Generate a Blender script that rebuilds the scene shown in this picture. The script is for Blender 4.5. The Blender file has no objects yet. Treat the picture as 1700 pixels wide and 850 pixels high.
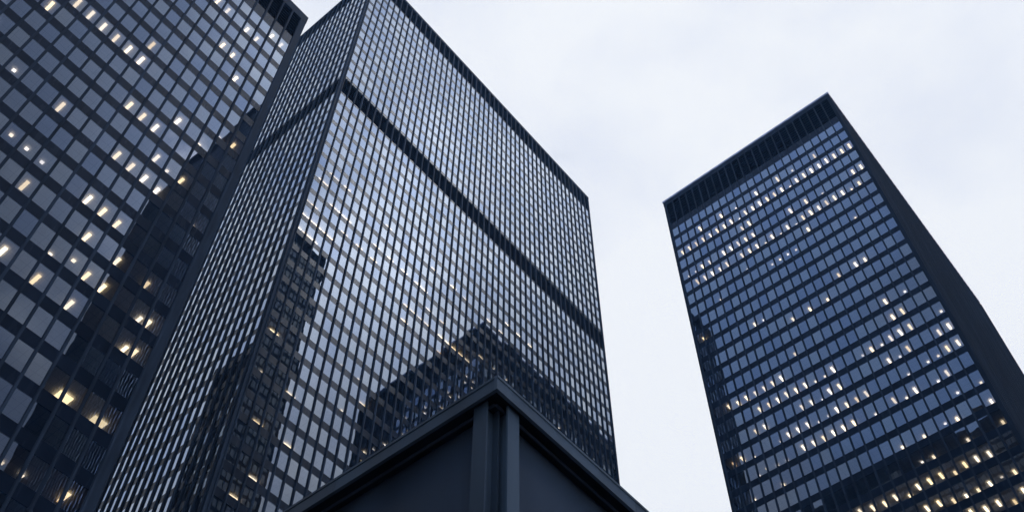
import bpy, math, random
import numpy as np
from mathutils import Vector, Matrix

random.seed(7)
rng = np.random.default_rng(11)
scene = bpy.context.scene
col = scene.collection

# ---------------------------------------------------------------- camera
EYE = 1.6                                   # the photographer stands in the plaza
PITCH, ROLL, YAW = 0.9683, 0.0052, 0.7002   # looking up between the towers
LENS = 36.52
CAM = Vector((0, 0, EYE))
fh = Vector((math.cos(YAW), math.sin(YAW), 0))
up = Vector((0, 0, 1))
FWD = math.cos(PITCH) * fh + math.sin(PITCH) * up
UPV = -math.sin(PITCH) * fh + math.cos(PITCH) * up
RGT = FWD.cross(UPV)
RGT, UPV = (math.cos(ROLL) * RGT + math.sin(ROLL) * UPV,
            -math.sin(ROLL) * RGT + math.cos(ROLL) * UPV)
cam_data = bpy.data.cameras.new('camera')
cam_data.lens = LENS
cam_data.sensor_width = 36
cam_data.clip_end = 12000
cam = bpy.data.objects.new('camera', cam_data)
col.objects.link(cam)
cam.matrix_world = Matrix(((RGT.x, UPV.x, -FWD.x, CAM.x), (RGT.y, UPV.y, -FWD.y, CAM.y),
                           (RGT.z, UPV.z, -FWD.z, CAM.z), (0, 0, 0, 1)))
scene.camera = cam

# ---------------------------------------------------------------- sky and sun
SUN_EL, SUN_AZ = math.radians(56), math.radians(-58)      # high behind thin cloud, azimuth from +X
world = bpy.data.worlds.new('World')
scene.world = world
world.use_nodes = True
nt = world.node_tree
nt.nodes.clear()
N = nt.nodes.new
link = nt.links.new
out = N('ShaderNodeOutputWorld')
bg = N('ShaderNodeBackground')
bg.inputs['Strength'].default_value = 0.15
link(bg.outputs[0], out.inputs['Surface'])
sky = N('ShaderNodeTexSky')
sky.sky_type = 'NISHITA'
sky.sun_disc = False
sky.sun_elevation = SUN_EL
sky.sun_rotation = math.pi / 2 - SUN_AZ
sky.dust_density = 2.0
sky.ozone_density = 1.0
tc = N('ShaderNodeTexCoord')
mp = N('ShaderNodeMapping')
mp.inputs['Scale'].default_value = (1, 1, 1.7)
mp.inputs['Rotation'].default_value = (0, 0, math.radians(30))
mp.inputs['Location'].default_value = (3.1, 1.7, 0.4)
link(tc.outputs['Generated'], mp.inputs['Vector'])
def noise(scale, detail, rough, dist, vec):
    n = N('ShaderNodeTexNoise')
    n.inputs['Scale'].default_value = scale
    n.inputs['Detail'].default_value = detail
    n.inputs['Roughness'].default_value = rough
    n.inputs['Distortion'].default_value = dist
    link(vec, n.inputs['Vector'])
    return n.outputs['Fac']
def mth(op, a, b=None, clamp=False):
    n = N('ShaderNodeMath'); n.operation = op; n.use_clamp = clamp
    for i, v in enumerate((a, b)):
        if v is None: continue
        if isinstance(v, (int, float)): n.inputs[i].default_value = v
        else: link(v, n.inputs[i])
    return n.outputs[0]
def ramp(fac, stops):
    r = N('ShaderNodeValToRGB')
    e = r.color_ramp.elements
    e[0].position, e[0].color = stops[0][0], (*stops[0][1], 1)
    e[1].position, e[1].color = stops[1][0], (*stops[1][1], 1)
    for p, c in stops[2:]:
        k = e.new(p); k.color = (*c, 1)
    link(fac, r.inputs['Fac'])
    return r.outputs['Color']
big = noise(2.3, 7, 0.55, 0.2, mp.outputs[0])
fine = noise(4.6, 8, 0.52, 0.15, mp.outputs[0])
# the overcast is breaking up towards the west: more blue gaps there
dot = N('ShaderNodeVectorMath'); dot.operation = 'DOT_PRODUCT'
link(tc.outputs['Generated'], dot.inputs[0]); dot.inputs[1].default_value = (0.74, 0.60, 0)
# the sun stands behind cloud
sun_vec = (math.cos(SUN_EL) * math.cos(SUN_AZ), math.cos(SUN_EL) * math.sin(SUN_AZ), math.sin(SUN_EL))
ds = N('ShaderNodeVectorMath'); ds.operation = 'DOT_PRODUCT'
link(tc.outputs['Generated'], ds.inputs[0]); ds.inputs[1].default_value = sun_vec
near_sun = mth('POWER', mth('MAXIMUM', ds.outputs['Value'], 0.0), 8.0)
cover = mth('ADD', mth('MULTIPLY', near_sun, 0.22), mth('ADD', mth('MULTIPLY', dot.outputs['Value'], 0.30), mth('ADD', mth('MULTIPLY', big, 0.8), mth('MULTIPLY', fine, 0.25))))
mask = ramp(cover, [(0.36, (0.22, 0.22, 0.22)), (0.54, (1, 1, 1))])
# the cloud sheet is thin and even to the north-east, heavier and more broken to the south-west
dn = N('ShaderNodeVectorMath'); dn.operation = 'DOT_PRODUCT'
link(tc.outputs['Generated'], dn.inputs[0]); dn.inputs[1].default_value = (0.48, 0.44, 0)
cloud = ramp(mth('ADD', fine, dn.outputs['Value']), [(0.28, (2.1, 2.45, 3.3)), (0.62, (5.75, 6.05, 6.7)), (0.82, (6.5, 6.7, 7.0))])
glow = mth('ADD', 1.0, mth('MULTIPLY', mth('POWER', mth('MAXIMUM', ds.outputs['Value'], 0.0), 50.0), 2.4))
cg = N('ShaderNodeVectorMath'); cg.operation = 'SCALE'
link(cloud, cg.inputs[0]); link(glow, cg.inputs['Scale']); cloud = cg.outputs[0]
sk = N('ShaderNodeVectorMath'); sk.operation = 'MULTIPLY'
link(sky.outputs[0], sk.inputs[0]); sk.inputs[1].default_value = (3.5, 3.5, 3.5)
mx = N('ShaderNodeMix'); mx.data_type = 'RGBA'
link(mask, mx.inputs['Factor']); link(sk.outputs[0], mx.inputs['A']); link(cloud, mx.inputs['B'])
link(mx.outputs['Result'], bg.inputs['Color'])

sun_data = bpy.data.lights.new('sun', 'SUN')
sun_data.energy = 0.5
sun_data.angle = math.radians(16)
sun_data.cycles.use_multiple_importance_sampling = False
sun_data.color = (1.0, 0.98, 0.96)
sun = bpy.data.objects.new('sun', sun_data)
col.objects.link(sun)
sun_dir = Vector((math.cos(SUN_EL) * math.cos(SUN_AZ), math.cos(SUN_EL) * math.sin(SUN_AZ), math.sin(SUN_EL)))
sun.rotation_euler = sun_dir.to_track_quat('Z', 'Y').to_euler()
sun.location = sun_dir * 400

scene.view_settings.view_transform = 'Standard'
scene.view_settings.look = 'None'
scene.view_settings.exposure = 0
scene.view_settings.gamma = 1
scene.render.engine = 'CYCLES'
scene.cycles.use_denoising = True
scene.cycles.max_bounces = 8
scene.cycles.transparent_max_bounces = 12
scene.cycles.sample_clamp_indirect = 4

# ---------------------------------------------------------------- materials
def mat(name):
    m = bpy.data.materials.new(name)
    m.use_nodes = True
    t = m.node_tree
    t.nodes.clear()
    return m, t, t.nodes.new, t.links.new

def painted_steel(name, base, rough, spec, streak=0.35):
    m, t, n, l = mat(name)
    o = n('ShaderNodeOutputMaterial'); b = n('ShaderNodeBsdfPrincipled')
    l(b.outputs[0], o.inputs['Surface'])
    g = n('ShaderNodeNewGeometry')
    mp = n('ShaderNodeMapping'); mp.inputs['Scale'].default_value = (1.3, 1.3, 0.22)
    l(g.outputs['Position'], mp.inputs['Vector'])
    ns = n('ShaderNodeTexNoise'); ns.inputs['Scale'].default_value = 1.0; ns.inputs['Detail'].default_value = 6
    l(mp.outputs[0], ns.inputs['Vector'])
    r = n('ShaderNodeMapRange')
    r.inputs['From Min'].default_value = 0.3; r.inputs['From Max'].default_value = 0.7
    r.inputs['To Min'].default_value = 1 - streak; r.inputs['To Max'].default_value = 1 + streak
    l(ns.outputs['Fac'], r.inputs['Value'])
    v = n('ShaderNodeVectorMath'); v.operation = 'SCALE'
    v.inputs[0].default_value = base
    oi = n('ShaderNodeObjectInfo')
    rr = n('ShaderNodeMapRange'); rr.inputs['To Min'].default_value = 0.7; rr.inputs['To Max'].default_value = 1.35
    l(oi.outputs['Random'], rr.inputs['Value'])
    ml = n('ShaderNodeMath'); ml.operation = 'MULTIPLY'
    l(r.outputs[0], ml.inputs[0]); l(rr.outputs[0], ml.inputs[1]); l(ml.outputs[0], v.inputs['Scale'])
    l(v.outputs[0], b.inputs['Base Color'])
    r2 = n('ShaderNodeMapRange')
    r2.inputs['From Min'].default_value = 0.3; r2.inputs['From Max'].default_value = 0.7
    r2.inputs['To Min'].default_value = rough * 0.8; r2.inputs['To Max'].default_value = rough * 1.25
    l(ns.outputs['Fac'], r2.inputs['Value'])
    l(r2.outputs[0], b.inputs['Roughness'])
    b.inputs['Specular IOR Level'].default_value = spec
    b.inputs['Specular Tint'].default_value = (0.42, 0.62, 1.0, 1)      # blue-black coating
    return m

def glass(name, ior, tint, wave):
    m, t, n, l = mat(name)
    o = n('ShaderNodeOutputMaterial'); mix = n('ShaderNodeMixShader')
    tr = n('ShaderNodeBsdfTransparent'); tr.inputs['Color'].default_value = (*tint, 1)
    gl = n('ShaderNodeBsdfGlossy'); gl.inputs['Roughness'].default_value = 0.0
    fr = n('ShaderNodeFresnel'); fr.inputs['IOR'].default_value = ior
    g = n('ShaderNodeNewGeometry')
    ns = n('ShaderNodeTexNoise'); ns.inputs['Scale'].default_value = 0.7; ns.inputs['Detail'].default_value = 1
    l(g.outputs['Position'], ns.inputs['Vector'])
    bp = n('ShaderNodeBump'); bp.inputs['Strength'].default_value = 1.0; bp.inputs['Distance'].default_value = wave
    l(ns.outputs['Fac'], bp.inputs['Height'])
    l(bp.outputs[0], gl.inputs['Normal'])
    # panes differ a little from one another: age, coating, replacement
    at = n('ShaderNodeAttribute'); at.attribute_name = 'pane_random'
    oi = n('ShaderNodeObjectInfo')
    isneg = n('ShaderNodeMath'); isneg.operation = 'LESS_THAN'; isneg.inputs[1].default_value = 0.0; l(at.outputs['Fac'], isneg.inputs[0])
    pick = n('ShaderNodeMix'); pick.data_type = 'FLOAT'
    l(isneg.outputs[0], pick.inputs['Factor']); l(at.outputs['Fac'], pick.inputs['A']); l(oi.outputs['Random'], pick.inputs['B'])
    cm = n('ShaderNodeMix'); cm.data_type = 'RGBA'; l(pick.outputs['Result'], cm.inputs['Factor'])
    cm.inputs['A'].default_value = (0.62, 0.73, 0.92, 1); cm.inputs['B'].default_value = (0.86, 0.93, 1.0, 1)
    l(cm.outputs['Result'], gl.inputs['Color'])
    # a double-glazed unit reflects at four surfaces: 4R / (1 + 3R)
    m4 = n('ShaderNodeMath'); m4.operation = 'MULTIPLY'; m4.inputs[1].default_value = 4.0; l(fr.outputs[0], m4.inputs[0])
    m3 = n('ShaderNodeMath'); m3.operation = 'MULTIPLY_ADD'; m3.inputs[1].default_value = 3.0; m3.inputs[2].default_value = 1.0; l(fr.outputs[0], m3.inputs[0])
    dv = n('ShaderNodeMath'); dv.operation = 'DIVIDE'; l(m4.outputs[0], dv.inputs[0]); l(m3.outputs[0], dv.inputs[1])
    l(dv.outputs[0], mix.inputs['Fac']); l(tr.outputs[0], mix.inputs[1]); l(gl.outputs[0], mix.inputs[2])
    l(mix.outputs[0], o.inputs['Surface'])
    return m

def slab_material():
    m, t, n, l = mat('ceiling_and_carpet')
    o = n('ShaderNodeOutputMaterial'); b = n('ShaderNodeBsdfPrincipled')
    l(b.outputs[0], o.inputs['Surface'])
    g = n('ShaderNodeNewGeometry'); s = n('ShaderNodeSeparateXYZ'); l(g.outputs['Normal'], s.inputs[0])
    f = n('ShaderNodeMath'); f.operation = 'LESS_THAN'; f.inputs[1].default_value = -0.5; l(s.outputs['Z'], f.inputs[0])
    br = n('ShaderNodeTexBrick')
    br.offset = 0; br.inputs['Scale'].default_value = 1
    br.inputs['Color1'].default_value = (0.62, 0.61, 0.58, 1); br.inputs['Color2'].default_value = (0.58, 0.57, 0.55, 1)
    br.inputs['Mortar'].default_value = (0.35, 0.35, 0.34, 1); br.inputs['Mortar Size'].default_value = 0.02
    br.inputs['Brick Width'].default_value = 0.762; br.inputs['Row Height'].default_value = 0.762
    l(g.outputs['Position'], br.inputs['Vector'])
    mx = n('ShaderNodeMix'); mx.data_type = 'RGBA'
    l(f.outputs[0], mx.inputs['Factor']); mx.inputs['A'].default_value = (0.16, 0.15, 0.14, 1)
    l(br.outputs['Color'], mx.inputs['B']); l(mx.outputs['Result'], b.inputs['Base Color'])
    b.inputs['Roughness'].default_value = 0.85
    return m

def emitter(name, c, s, lo=0.45):
    """lamp: every fixture a little brighter, dimmer, warmer or cooler than the next"""
    m, t, n, l = mat(name)
    o = n('ShaderNodeOutputMaterial'); e = n('ShaderNodeEmission')
    oi = n('ShaderNodeObjectInfo')
    r = n('ShaderNodeMapRange'); r.inputs['To Min'].default_value = s * lo; r.inputs['To Max'].default_value = s * 1.3
    l(oi.outputs['Random'], r.inputs['Value']); l(r.outputs[0], e.inputs['Strength'])
    w = n('ShaderNodeMath'); w.operation = 'FRACT'
    k = n('ShaderNodeMath'); k.operation = 'MULTIPLY'; k.inputs[1].default_value = 17.3
    l(oi.outputs['Random'], k.inputs[0]); l(k.outputs[0], w.inputs[0])
    mx = n('ShaderNodeMix'); mx.data_type = 'RGBA'; l(w.outputs[0], mx.inputs['Factor'])
    mx.inputs['A'].default_value = (c[0], c[1] * 0.90, c[2] * 0.72, 1); mx.inputs['B'].default_value = (c[0], c[1] * 1.04, c[2] * 1.2, 1)
    l(mx.outputs['Result'], e.inputs['Color'])
    l(e.outputs[0], o.inputs['Surface'])
    return m

def granite():
    m, t, n, l = mat('plaza_granite')
    o = n('ShaderNodeOutputMaterial'); b = n('ShaderNodeBsdfPrincipled')
    l(b.outputs[0], o.inputs['Surface'])
    g = n('ShaderNodeNewGeometry')
    br = n('ShaderNodeTexBrick'); br.offset = 0
    br.inputs['Scale'].default_value = 1; br.inputs['Brick Width'].default_value = 1.524; br.inputs['Row Height'].default_value = 1.524
    br.inputs['Mortar Size'].default_value = 0.006
    br.inputs['Color1'].default_value = (0.22, 0.21, 0.21, 1); br.inputs['Color2'].default_value = (0.26, 0.25, 0.25, 1)
    br.inputs['Mortar'].default_value = (0.08, 0.08, 0.08, 1)
    l(g.outputs['Position'], br.inputs['Vector']); l(br.outputs['Color'], b.inputs['Base Color'])
    b.inputs['Roughness'].default_value = 0.6
    return m

STEEL = painted_steel('black_painted_steel', (0.028, 0.036, 0.050), 0.60, 0.04)
SPANDREL = painted_steel('black_spandrel_steel', (0.007, 0.010, 0.017), 0.24, 0.085, 0.2)
LOUVER = painted_steel('matt_black_louver', (0.004, 0.004, 0.005), 0.9, 0.05)
COPING = painted_steel('grey_metal_coping', (0.40, 0.40, 0.50), 0.5, 0.5)
PANEL = painted_steel('slate_steel_panel', (0.027, 0.034, 0.045), 0.5, 0.4, 0.35)
FASCIA = painted_steel('satin_roof_fascia', (0.040, 0.053, 0.066), 0.42, 0.4, 0.4)
GLASS = glass('tinted_window_glass', 1.52, (0.20, 0.20, 0.20), 0.0013)
SLAB = slab_material()
CORE = painted_steel('plaster_core_wall', (0.30, 0.28, 0.26), 0.8, 0.2, 0.1)
LAMP = emitter('warm_fluorescent', (1.0, 0.83, 0.57), 11.0)
LAMP_SMALL = emitter('small_downlight', (1.0, 0.90, 0.76), 8.0)
LAMP_AMBER = emitter('amber_lamp', (1.0, 0.66, 0.34), 5.0)
LAMP_GLOW = emitter('yellow_glow_lamp', (1.0, 0.80, 0.45), 8.0)
GRANITE = granite()

# ---------------------------------------------------------------- mesh helpers
BOXF = np.array([(0, 1, 3, 2), (4, 6, 7, 5), (0, 4, 5, 1), (2, 3, 7, 6), (0, 2, 6, 4), (1, 5, 7, 3)])
class Geo:
    """collects boxes and quads, in metres, into one mesh"""
    def __init__(self): self.v, self.f, self.n = [], [], 0
    def box(self, x0, x1, y0, y1, z0, z1):
        x0, x1 = min(x0, x1), max(x0, x1); y0, y1 = min(y0, y1), max(y0, y1)
        self.v.extend([(x, y, z) for x in (x0, x1) for y in (y0, y1) for z in (z0, z1)])
        self.f.extend((BOXF + self.n).tolist()); self.n += 8
        return self
    def quad(self, a, b, c, d):
        self.v.extend([a, b, c, d]); self.f.append((self.n, self.n + 1, self.n + 2, self.n + 3)); self.n += 4
    def mesh(self, name, material):
        m = bpy.data.meshes.new(name)
        m.from_pydata(self.v, [], self.f); m.update()
        m.materials.append(material)
        return m
def place(name, mesh, parent=None, loc=(0, 0, 0), rot=None, kind=None):
    o = bpy.data.objects.new(name, mesh)
    col.objects.link(o)
    o.parent = parent
    o.location = loc
    if rot is not None: o.rotation_euler = rot
    if kind: o['kind'] = kind
    return o
def thing(name, label, cat, loc, group=None):
    o = bpy.data.objects.new(name, None)
    col.objects.link(o); o.location = loc
    o['label'] = label; o['category'] = cat
    if group: o['group'] = group
    return o
def pixel(p):
    """where a world point falls in the 1700 x 850 photograph"""
    d = Vector(p) - CAM
    z = d.dot(FWD)
    if z <= 0: return None
    f = LENS / 36 * 1700
    return 850 + f * d.dot(RGT) / z, 425 - f * d.dot(UPV) / z

# ---------------------------------------------------------------- towers
BAY = 1.524           # five-foot window module, the same on every tower
PANE_W, PANE_H = 1.27, 2.40
# which bays have a ceiling light on: floor (0 = first under the roof louvres or under the
# middle louvre band) -> (bay, distance in from the glass, kind of lamp)
LIT_L = {
    0: [(0,0.9,0),(1,0.9,0)],
    1: [(2,0.9,0),(3,0.9,0),(5,0.8,0),(6,0.7,0)],
    3: [(3,1,0),(4,0.9,0)],
    4: [(2,1,0)],
    6: [(8,0.8,0)],
    7: [(0,1.2,0),(1,1.4,1),(8,0.8,0),(9,0.8,0),(10,0.8,0),(11,0.8,0),(12,0.7,0),(13,0.7,0)],
    8: [(2,1.4,1),(4,1.1,0),(14,0.7,0)],
    9: [(5,1,0),(6,1,0),(7,1,0)],
    10: [(2,1.3,0),(3,1.3,1),(4,1.1,0)],
    11: [(0,1.7,1),(3,1.4,0),(4,1.2,0),(5,1.1,0),(6,1.1,0),(10,0.9,0),(13,1.1,1)],
    13: [(4,1.4,0),(5,1.3,0),(6,1.2,0),(9,1.1,1),(10,1,1),(11,0.9,1)],
    14: [(1,1.6,0),(3,1.5,0),(5,1.4,0),(9,1.1,0)],
    15: [(0,1.6,0),(0,1.9,0),(3,1.5,0),(4,1.5,0),(5,0.9,1),(6,1.9,1)],
    16: [(0,1.6,0),(0,1.9,0),(4,1.5,0),(6,1.4,0),(8,1.2,0)],
    18: [(0,2.3,2),(0,2.5,3),(2,2.2,2)],
    20: [(0,1.7,0),(0,2,3),(2,2.2,1),(3,2.2,1)],
}
LIT_R = {
    1: [(4,1.1,0),(7,1,1),(9,0.9,0),(12,1.1,0),(15,1.3,1),(17,1.1,0),(20,0.9,0)],
    2: [(0,0.9,0),(1,1,0),(2,1,0),(3,0.9,0),(4,1.1,0),(5,1,0),(6,1,0),(7,1.1,0),(8,1.4,1),(9,1.1,0),(10,1.1,0),(11,1.1,0),(12,1,0),(13,1.1,0),(14,1,0),(15,1.4,1),(16,1,0),(17,1.1,0),(18,1,0),(19,1.1,0),(20,1,0),(21,1,0),(22,1,0),(23,1,0)],
    3: [(14,1,0),(15,1.2,0)],
    4: [(0,1.1,0),(1,1.1,0),(5,1.5,1),(7,1.1,0),(9,1,0),(14,1.3,0),(15,1.2,0),(16,1,0),(17,1.1,0),(18,1.1,0),(20,1.2,0),(21,1.2,0),(22,1.2,1),(23,1.3,1)],
    5: [(1,1.4,0),(2,1.4,1),(3,1.1,0),(4,1.1,0),(5,1.1,0),(6,1.2,0),(7,1.1,0),(8,1.2,0),(9,1.6,1),(10,1.2,0),(11,1.6,1),(12,1.2,0),(13,1.5,1),(14,1.2,0),(15,1.2,0),(16,1.1,0),(18,1,0),(19,1.3,0),(20,1.1,0),(21,1,0),(22,0.8,0)],
    6: [(8,1.4,0),(16,1.7,1)],
    7: [(3,1.6,1),(10,0.8,1),(11,0.7,1),(12,0.8,1),(13,0.8,1),(20,1.6,1)],
    9: [(23,1.6,0)],
    10: [(4,1.6,0),(5,1.4,0),(7,1.6,0),(16,1.5,1),(17,1.6,0)],
    11: [(9,1.9,0),(11,1.7,0),(13,1.7,0)],
    13: [(2,1.6,1),(4,1.5,0),(14,1.9,0)],
    14: [(3,1.4,0),(4,1.6,0),(16,1.3,0),(17,1.4,0),(18,1.5,0),(19,1.5,0),(20,1.4,0),(21,1.5,0),(22,1.2,0)],
    15: [(0,1.7,1),(3,1.4,0),(4,1.4,0),(5,1.5,0),(6,1.8,1),(7,1.8,0),(8,1.8,1),(11,1.4,0),(12,1.8,1),(13,1.8,1),(14,1.5,0),(15,1.6,0),(16,1.3,0),(17,1.5,0),(18,1.5,0),(19,1.4,0)],
    16: [(0,1.4,0),(1,1.5,0),(4,1.4,0),(5,2,1),(6,1.8,0),(11,1.5,0),(12,1.4,0),(13,2.1,1),(14,1.7,0),(15,1.6,0),(19,1.5,0),(20,1.5,0)],
    17: [(0,1.3,0),(1,1.3,0),(2,1.7,1),(3,1.8,1),(5,2.2,1),(9,1.6,0),(10,1.8,0),(11,1.8,0),(12,1.7,0),(13,1.9,1),(14,2.1,1),(15,1.6,0),(16,1.6,0),(17,1.6,0),(18,1.9,1),(21,2.2,1),(22,1.4,0),(23,1.5,3)],
    18: [(2,1.6,0),(3,2.2,1),(5,1.7,0),(6,2.2,1),(7,1.5,0),(9,2.2,1),(11,1.8,0),(12,1.7,0),(13,1.6,0),(14,1.7,0),(15,1.6,0),(16,1.4,0),(18,2.1,1),(19,2.1,1),(20,1.6,1),(21,2.2,1)],
    19: [(0,2.2,1),(2,1.9,1),(19,2.5,0),(22,2.2,1)],
    20: [(0,2.3,0),(3,2.4,0),(4,1.9,1),(6,2.6,0),(8,2.6,0)],
    21: [(0,2.5,0),(3,2.6,0),(6,2.6,0),(7,2.2,1)],
    22: [(2,2,0),(3,1.8,0),(4,1.8,0),(5,2.6,0),(6,1.7,0),(7,1.7,0),(8,1.7,0),(9,2.8,0),(10,1.6,0),(11,1.8,0),(12,1.5,0),(13,1.1,0)],
    23: [(1,2.6,0),(2,2.2,1),(3,2.5,0),(4,2.8,0),(5,2.8,0),(6,2.5,0),(7,1.6,0),(8,1.5,0)],
    24: [(1,1.4,0),(2,2.7,0),(3,1.5,0),(4,1.5,0),(5,0.9,0)],
}
LIT_M = {
    5: [(29,1.2,0),(31,1.2,0),(33,1.2,0)],
    6: [(2,1.3,0),(2,1.3,0),(4,1.2,0),(10,1.2,0),(17,1.3,0),(20,1.2,0),(22,1.3,0),(26,1.3,0),(28,1.3,0)],
    7: [(1,1.3,0),(1,1.3,0)],
    8: [(3,1.3,0),(4,1.3,0),(4,1.3,0),(5,1.3,0),(9,1.3,0),(11,1.3,0),(13,1.3,0),(15,1.3,0),(16,1.3,0)],
    9: [(0,1.4,0),(1,1.4,0),(5,1.4,0),(7,1.4,0),(9,1.4,0),(17,1.4,0),(19,1.4,0),(25,1.4,0),(27,1.4,1),(29,1.2,1),(38,1.3,1)],
    10: [(0,1.4,0),(1,1.4,0),(1,1.4,0),(2,1.4,0),(3,1.4,0),(3,1.4,0),(14,1.4,0),(15,1.4,0),(16,1.4,0),(17,1.4,0),(19,1.4,0),(20,1.4,0),(21,1.4,0),(22,1.4,0),(23,1.4,0)],
    11: [(0,1.4,0),(1,1.4,0),(1,1.4,0),(2,1.4,0),(14,1.4,0),(19,1.4,3),(23,1.4,1),(24,1.4,1)],
    13: [(21,1.5,1)],
    14: [(20,1.6,1)],
    15: [(18,1.6,1)],
    16: [(8,1.7,1),(10,1.7,1)],
    17: [(1,1.8,0),(11,1.8,0)],
    18: [(9,1.8,1),(14,1.8,1)],
    19: [(1,1.9,1),(4,1.9,0),(12,1.8,1)],
    21: [(0,2.1,1),(2,2.1,0),(5,2.1,0)],
    23: [(3,2.3,0)],
    24: [(2,2.4,0)],
}
LIT_N = {
    21: [(2,1.1,1),(4,1.1,1),(5,1.1,1)],
}

class Face:
    """one elevation: start corner, direction along, outward normal, number of bays"""
    def __init__(self, o, t, n, bays, margin, shown):
        self.o, self.t, self.n = Vector((*o, 0)), Vector((*t, 0)), Vector((*n, 0))
        self.bays, self.c, self.shown = bays, margin, shown
        self.rot = math.atan2(-self.n.x, self.n.y)       # turns local +Y into the normal
    def at(self, s, out, z):
        p = self.o + self.t * s + self.n * out
        return (p.x, p.y, z)

def mullion_mesh(h):
    g = Geo()
    g.box(-0.125, 0.125, -0.06, 0.015, 0, h)
    g.box(-0.035, 0.035, 0.015, 0.16, 0, h)
    g.box(-0.09, 0.09, 0.16, 0.19, 0, h)
    return g.mesh('mullion', STEEL)

def louver_mesh(h):
    g = Geo()
    g.box(-BAY / 2 + .03, BAY / 2 - .03, -0.30, -0.22, 0, h)
    n = 9
    for i in range(n):
        z = (i + .5) * h / n
        g.box(-BAY / 2 + .13, BAY / 2 - .13, -0.22, -0.08, z - .03, z + .03)
    return g.mesh('louver', LOUVER)

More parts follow.
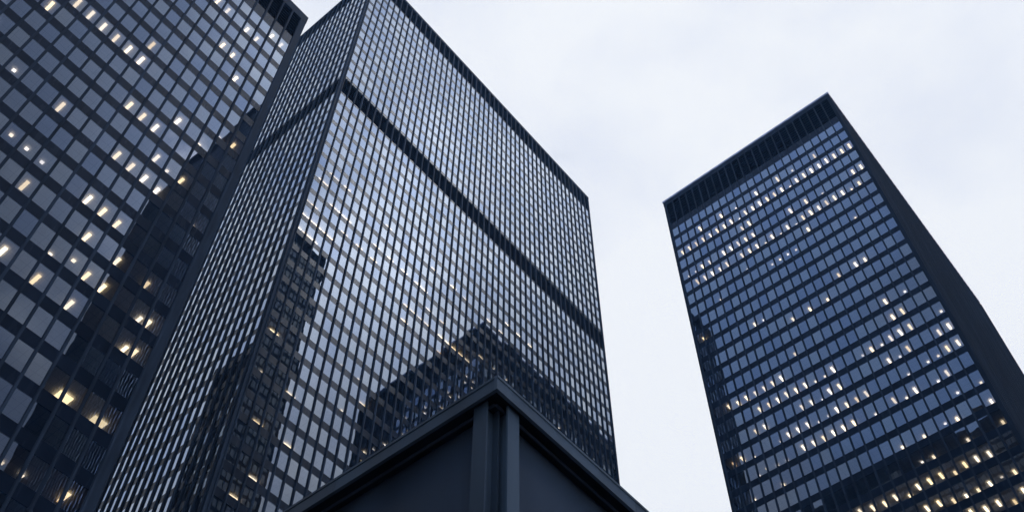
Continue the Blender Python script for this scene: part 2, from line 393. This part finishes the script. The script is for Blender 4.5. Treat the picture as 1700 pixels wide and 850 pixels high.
def tower(label, x0, y0, nx, ny, margin, top, rows, bands, shown, lit=None, visible=None, group=None,
          lamp_axis='depth', limit=300, coping=False):
    """rows: centre heights of the window rows. bands: (bottom, top) of louvre bands, last one at the roof.
    shown: elevations ('-x', '-y', '+x', '+y') whose pieces are objects of their own."""
    W, D = nx * BAY + 2 * margin, ny * BAY + 2 * margin
    root = thing('office_tower', label, 'office tower', (x0, y0, 0), group)
    faces = {'-y': Face((0, 0), (1, 0), (0, -1), nx, margin, '-y' in shown),
             '+y': Face((W, D), (-1, 0), (0, 1), nx, margin, '+y' in shown),
             '-x': Face((0, D), (0, -1), (-1, 0), ny, margin, '-x' in shown),
             '+x': Face((W, 0), (0, 1), (1, 0), ny, margin, '+x' in shown)}
    rows = sorted(rows)
    base = rows[0] - PANE_H / 2 - 0.6
    fascia_z = bands[-1][1]
    half = PANE_H / 2
    # heights of the spandrel strips: everything that is neither window row nor louvre band
    solid, z = [], base
    cuts = sorted([(r - half, r + half) for r in rows] + list(bands))
    for a, b in cuts:
        if a - z > 0.05: solid.append((z, a))
        z = b
    solid_sizes = {}
    mul = mullion_mesh(fascia_z - base)
    pane_mesh = Geo()
    pane_mesh.quad((PANE_W / 2, 0, -half), (-PANE_W / 2, 0, -half), (-PANE_W / 2, 0, half), (PANE_W / 2, 0, half))
    pane_mesh = pane_mesh.mesh('window_pane', GLASS)
    pane_mesh.attributes.new('pane_random', 'FLOAT', 'FACE').data[0].value = -1.0
    lou = [louver_mesh(b - a) for a, b in bands]
    rest_pane, rest_span, rest_mul, rest_lou = Geo(), Geo(), Geo(), Geo()
    cand_pane, cand_span = [], []
    def area(f, s, z, w, h):
        pts = [pixel((q[0] + x0, q[1] + y0, q[2])) for q in
               (f.at(s - w / 2, 0, z - h / 2), f.at(s + w / 2, 0, z - h / 2), f.at(s + w / 2, 0, z + h / 2), f.at(s - w / 2, 0, z + h / 2))]
        if any(p is None for p in pts): return 0
        cx, cy = sum(p[0] for p in pts) / 4, sum(p[1] for p in pts) / 4
        if not (-15 < cx < 1715 and -15 < cy < 865): return 0
        if visible and not visible(cx, cy): return 0
        mid = f.at(s, 0, z)
        if (CAM - Vector((mid[0] + x0, mid[1] + y0, mid[2]))).dot(f.n) <= 0: return 0
        return abs(sum(pts[i][0] * pts[(i + 1) % 4][1] - pts[(i + 1) % 4][0] * pts[i][1] for i in range(4))) / 2
    for key, f in faces.items():
        for j in range(f.bays):
            s = margin + (j + .5) * BAY
            for r in rows:
                tilt = (rng.normal(0, 0.0028), rng.normal(0, 0.0028))
                cand_pane.append((area(f, s, r, PANE_W, PANE_H) if f.shown else 0, f, s, r, tilt))
            for a, b in solid:
                cand_span.append((area(f, s, (a + b) / 2, PANE_W, b - a) if f.shown else 0, f, s, a, b))
    cand_pane.sort(key=lambda q: -q[0]); cand_span.sort(key=lambda q: -q[0])
    for i, (ar, f, s, r, tilt) in enumerate(cand_pane):
        if i < limit and ar > 0:
            place('window_pane', pane_mesh, root, f.at(s, -0.012, r), (tilt[0], 0, f.rot + tilt[1]))
        else:
            ux, uz = PANE_W / 2, half
            q = []
            for a, b in ((-1, -1), (1, -1), (1, 1), (-1, 1)):
                q.append(f.at(s + a * ux, -0.012 + a * ux * tilt[1] + b * uz * tilt[0], r + b * uz))
            rest_pane.quad(*q)
    span_mesh = {}
    for i, (ar, f, s, a, b) in enumerate(cand_span):
        w = BAY - 0.02
        if i < limit and ar > 0:
            k = round(b - a, 3)
            if k not in span_mesh:
                span_mesh[k] = Geo().box(-w / 2, w / 2, -0.10, 0.0, 0, k).mesh('spandrel_panel', SPANDREL)
            place('spandrel_panel', span_mesh[k], root, f.at(s, 0, a), (0, 0, f.rot))
        else:
            p, q = f.at(s - w / 2, 0, a), f.at(s + w / 2, -0.10, b)
            rest_span.box(p[0], q[0], p[1], q[1], a, b)
    for f in faces.values():
        for j in range(f.bays + 1):
            s = margin + j * BAY
            if f.shown:
                place('mullion', mul, root, f.at(s, 0, base), (0, 0, f.rot))
            else:
                for a, b, c, d in ((-.125, .125, -.06, .015), (-.035, .035, .015, .16), (-.09, .09, .16, .19)):
                    p, q = f.at(s + a, c, base), f.at(s + b, d, fascia_z)
                    rest_mul.box(p[0], q[0], p[1], q[1], base, fascia_z)
        for (a, b), lm in zip(bands, lou):
            for j in range(f.bays):
                s = margin + (j + .5) * BAY
                if f.shown:
                    place('louver', lm, root, f.at(s, 0, a), (0, 0, f.rot))
                else:
                    p, q = f.at(s - BAY / 2 + .03, -.22, a), f.at(s + BAY / 2 - .03, -.30, b)
                    rest_lou.box(p[0], q[0], p[1], q[1], a, b)
    for nm, g, m in (('window_glazing', rest_pane, GLASS), ('spandrel_cladding', rest_span, SPANDREL),
                     ('mullion_grid', rest_mul, STEEL), ('louver_band', rest_lou, LOUVER)):
        if not g.n: continue
        me = g.mesh(nm, m)
        if m is GLASS:
            me.attributes.new('pane_random', 'FLOAT', 'FACE').data.foreach_set('value', rng.random(len(me.polygons)).astype(np.float32))
        place(nm, me, root, kind='stuff')
    # corner posts, down to the ground
    c = margin - 0.13
    for cx, cy in ((0, 0), (W, 0), (0, D), (W, D)):
        sx, sy = (1 if cx == 0 else -1), (1 if cy == 0 else -1)
        g = Geo().box(-0.03 * sx, c * sx, -0.03 * sy, c * sy, 0, fascia_z)
        place('corner_post', g.mesh('corner_post', STEEL), root, (cx, cy, 0))
    # fascia above the roof louvres and the roof deck
    g = Geo()
    th = 0.35
    for a, b, c_, d in ((-.06, W + .06, -.06, th), (-.06, W + .06, D - th, D + .06), (-.06, th, th, D - th), (W - th, W + .06, th, D - th)):
        g.box(a, b, c_, d, fascia_z + .004, top - (0.5 if coping else 0))
    place('fascia', g.mesh('fascia', STEEL), root)
    if coping:
        g = Geo()
        for a, b, c_, d in ((-.16, W + .16, -.16, th), (-.16, W + .16, D - th, D + .16), (-.16, th, th, D - th), (W - th, W + .16, th, D - th)):
            g.box(a, b, c_, d, top - .496, top)
        place('coping', g.mesh('coping', COPING), root)
    place('roof_deck', Geo().box(.4, W - .4, .4, D - .4, fascia_z - .3, fascia_z).mesh('roof_deck', LOUVER), root)
    # floors: underside is the ceiling of the storey below
    ins = 0.16
    for a, b in solid:
        place('floor_slab', Geo().box(ins, W - ins, ins, D - ins, a + .03, b + .02).mesh('floor_slab', SLAB), root)
    for a, b in bands[:-1]:
        place('plant_floor', Geo().box(.5, W - .5, .5, D - .5, a + .1, b - .1).mesh('plant_floor', LOUVER), root)
    k = min(9.0, W * .28, D * .28)
    place('core', Geo().box(k, W - k, k, D - k, 0, fascia_z - .4).mesh('core', CORE), root)
    for f in faces.values():                      # columns of the open ground floor
        n = max(2, f.bays // 6)
        for i in range(1, n):
            s = W * i / n if f.t.x else D * i / n
            p = f.at(s, -1.2, 0)
            place('ground_column', Geo().box(-.35, .35, -.35, .35, 0, base).mesh('ground_column', STEEL), root, p)
    # ceiling lights that are on
    if lit:
        order = sorted(rows, reverse=True)
        if lit.get('first'): order = [r for r in order if r <= lit['first'] + .1]
        fixture = {}
        for fk, flip, table, axis in lit['faces']:
            f = faces[fk]
            for i, lamps in table.items():
                zc = order[i] + half
                seen = set()
                for bay, dep, kind in lamps:
                    s = margin + (bay + .5) * BAY
                    if (bay, kind) in seen: s += 0.70
                    seen.add((bay, kind))
                    if flip: s = f.bays * BAY + 2 * margin - s
                    key = (kind, axis)
                    if key not in fixture:
                        long_, wide, m = {0: ((1.15, .30, LAMP) if axis == 'depth' else (1.35, .42, LAMP)), 1: (.30, .30, LAMP_SMALL), 2: (1.3, 1.1, LAMP_GLOW), 3: (.9, .25, LAMP_AMBER)}[kind]
                        lx, ly = (wide, long_) if axis == 'depth' else (long_, wide)
                        fixture[key] = Geo().box(-lx / 2, lx / 2, -ly / 2, ly / 2, -.17, -.13).mesh('ceiling_light', m)
                    place('ceiling_light', fixture[key], root, f.at(s, -dep * .92 - .16, zc + .026), (0, 0, f.rot))
    return root

APEX = (826, 622)
def over_pavilion(x, y):       # above the roofline of the low pavilion in the photograph
    return y < APEX[1] + (0.64 * (APEX[0] - x) if x < APEX[0] else 0.89 * (x - APEX[0]))
def not_left_tower(x, y):
    return x > 506 - 0.428 * (y - 40)

M_ROWS = [158.91 - 3.552 * i for i in range(42)] + [168.0 + 3.552 * i for i in range(13)]
tower('tallest black glass office tower with dark louvre band across it, standing behind the low pavilion',
      39.05, 71.03, 48, 24, 0.45, 219.36, M_ROWS, [(160.65, 165.89), (212.3, 218.5)], ('-y', '-x'),
      lit={'first': 158.91, 'faces': [('-y', False, LIT_M, 'along'), ('-x', True, LIT_N, 'along')]},
      visible=lambda x, y: over_pavilion(x, y) and not_left_tower(x, y), group='black glass towers round the plaza')
R_ROWS = [167.58 - 3.561 * i for i in range(45)]
tower('black glass office tower standing apart against the pale sky, many office lights on',
      102.96, 9.67, 41, 24, 0.45, 179.59, R_ROWS, [(170.8, 177.75)], ('-x', '-y'),
      lit={'faces': [('-x', True, LIT_R, 'depth')]}, group='black glass towers round the plaza', coping=True)
L_ROWS = [121.56 - 3.671 * i for i in range(31)]
L_W = 24 * BAY + 1.5
tower('nearest black glass office tower with large square windows, overlapping the tallest tower',
      22.46 - L_W, 54.64, 24, 36, 0.75, 133.3, L_ROWS, [(125.29, 131.4)], ('-y', '+x'),
      lit={'faces': [('-y', True, LIT_L, 'depth')]}, group='black glass towers round the plaza')
# towers behind the photographer: the photograph shows them only mirrored in the window glass
B_ROWS = [271.5 - 3.6 * i for i in range(72)]
tower('black glass tower south of the plaza, mirrored in the left and tallest towers',
      57, -85.2, 33, 36, 0.6, 280, B_ROWS, [(273.5, 278.5)], (), group='black glass towers round the plaza')
C_ROWS = [231.5 - 3.6 * i for i in range(61)]
tower('black glass tower west of the plaza, mirrored low in the right-hand tower',
      -100, 12, 26, 60, 0.6, 240, C_ROWS, [(233.5, 238.5)], (), group='black glass towers round the plaza')

# ---------------------------------------------------------------- low pavilion
PX, PY, PT = 6.806, 5.978, 12.0
PW, PD = 40.0, 36.0
pav = thing('low_pavilion', 'low black steel pavilion with flat roof, its corner in the foreground', 'pavilion', (PX, PY, 0))
# roof edge of steel channel lengths butted together with a hairline joint
def fascia_run(n, length, along):
    for i in range(n):
        a, b = i * length / n + (0.003 if i else 0), (i + 1) * length / n - .003
        g = Geo()
        for side in (0, 1):
            if along == 'x':
                y = 0 if side == 0 else PD
                sg = 1 if side == 0 else -1
                g.box(a, b, y, y + sg * .05, PT - .26, PT); g.box(a, b, y - sg * .012, y, PT - .05, PT - .004)
            else:
                x = 0 if side == 0 else PW
                sg = 1 if side == 0 else -1
                aa, bb = max(a, .052), min(b, PD - .052)
                g.box(x, x + sg * .05, aa, bb, PT - .26, PT); g.box(x - sg * .012, x, aa, bb, PT - .05, PT - .004)
            place('fascia_length', g.mesh('fascia_length', FASCIA), pav)
            g = Geo()
fascia_run(13, PW, 'x'); fascia_run(12, PD, 'y')
place('roof_deck', Geo().box(.052, PW - .052, .052, PD - .052, PT - .235, PT - .03).mesh('roof_deck', LOUVER), pav)
g = Geo()          # drip angle under the soffit
i0, i1 = .19, .215
g.box(i1, PW - i1, i0, i1, PT - .275, PT - .238); g.box(i0, i1, i1, PD - i1, PT - .275, PT - .238)
place('drip_angle', g.mesh('drip_angle', STEEL), pav)
def column(loc, rot):
    g = Geo()      # I-section, outer flange towards -Y
    g.box(-.115, .115, 0, .03, 0, PT - .240); g.box(-.02, .02, .03, .23, 0, PT - .240); g.box(-.115, .115, .23, .26, 0, PT - .240)
    place('column', g.mesh('column', FASCIA), pav, loc, (0, 0, rot))
for k in range(7):
    column(((.455 if k == 0 else k * 6.45), .10, 0), 0)
for k in range(6):
    column((.10, (.37 if k == 0 else k * 6.9), 0), -math.pi / 2)
place('corner_column', Geo().box(.36, .62, .36, .62, 0, PT - .238).mesh('corner_column', LOUVER), pav)
for k in range(6):
    a = .62 if k == 0 else k * 6.45 + .04
    place('wall_panel', Geo().box(a, (k + 1) * 6.45 - .04, .32, .40, 0, PT - .238).mesh('wall_panel', PANEL), pav)
for k in range(5):
    a = .62 if k == 0 else k * 6.9 + .04
    place('wall_panel', Geo().box(.32, .40, a, (k + 1) * 6.9 - .04, 0, PT - .238).mesh('wall_panel', PANEL), pav)
place('inner_core', Geo().box(.7, PW - .7, .7, PD - .7, 0, PT - .24).mesh('inner_core', LOUVER), pav)

# ---------------------------------------------------------------- ground
g = Geo(); g.quad((-1500, -1500, 0), (1500, -1500, 0), (1500, 1500, 0), (-1500, 1500, 0))
o = place('plaza_ground', g.mesh('plaza_ground', GRANITE), kind='structure')

# ---------------------------------------------------------------- thin city haze
m, tr, n, l = mat('city_haze')
o_ = n('ShaderNodeOutputMaterial'); v = n('ShaderNodeVolumePrincipled')
v.inputs['Color'].default_value = (0.28, 0.55, 1.0, 1); v.inputs['Density'].default_value = 0.0004
v.inputs['Anisotropy'].default_value = 0.0
l(v.outputs[0], o_.inputs['Volume'])
place('haze', Geo().box(-1600, 1600, -1600, 1600, -1.0, 290).mesh('haze', m), kind='stuff')
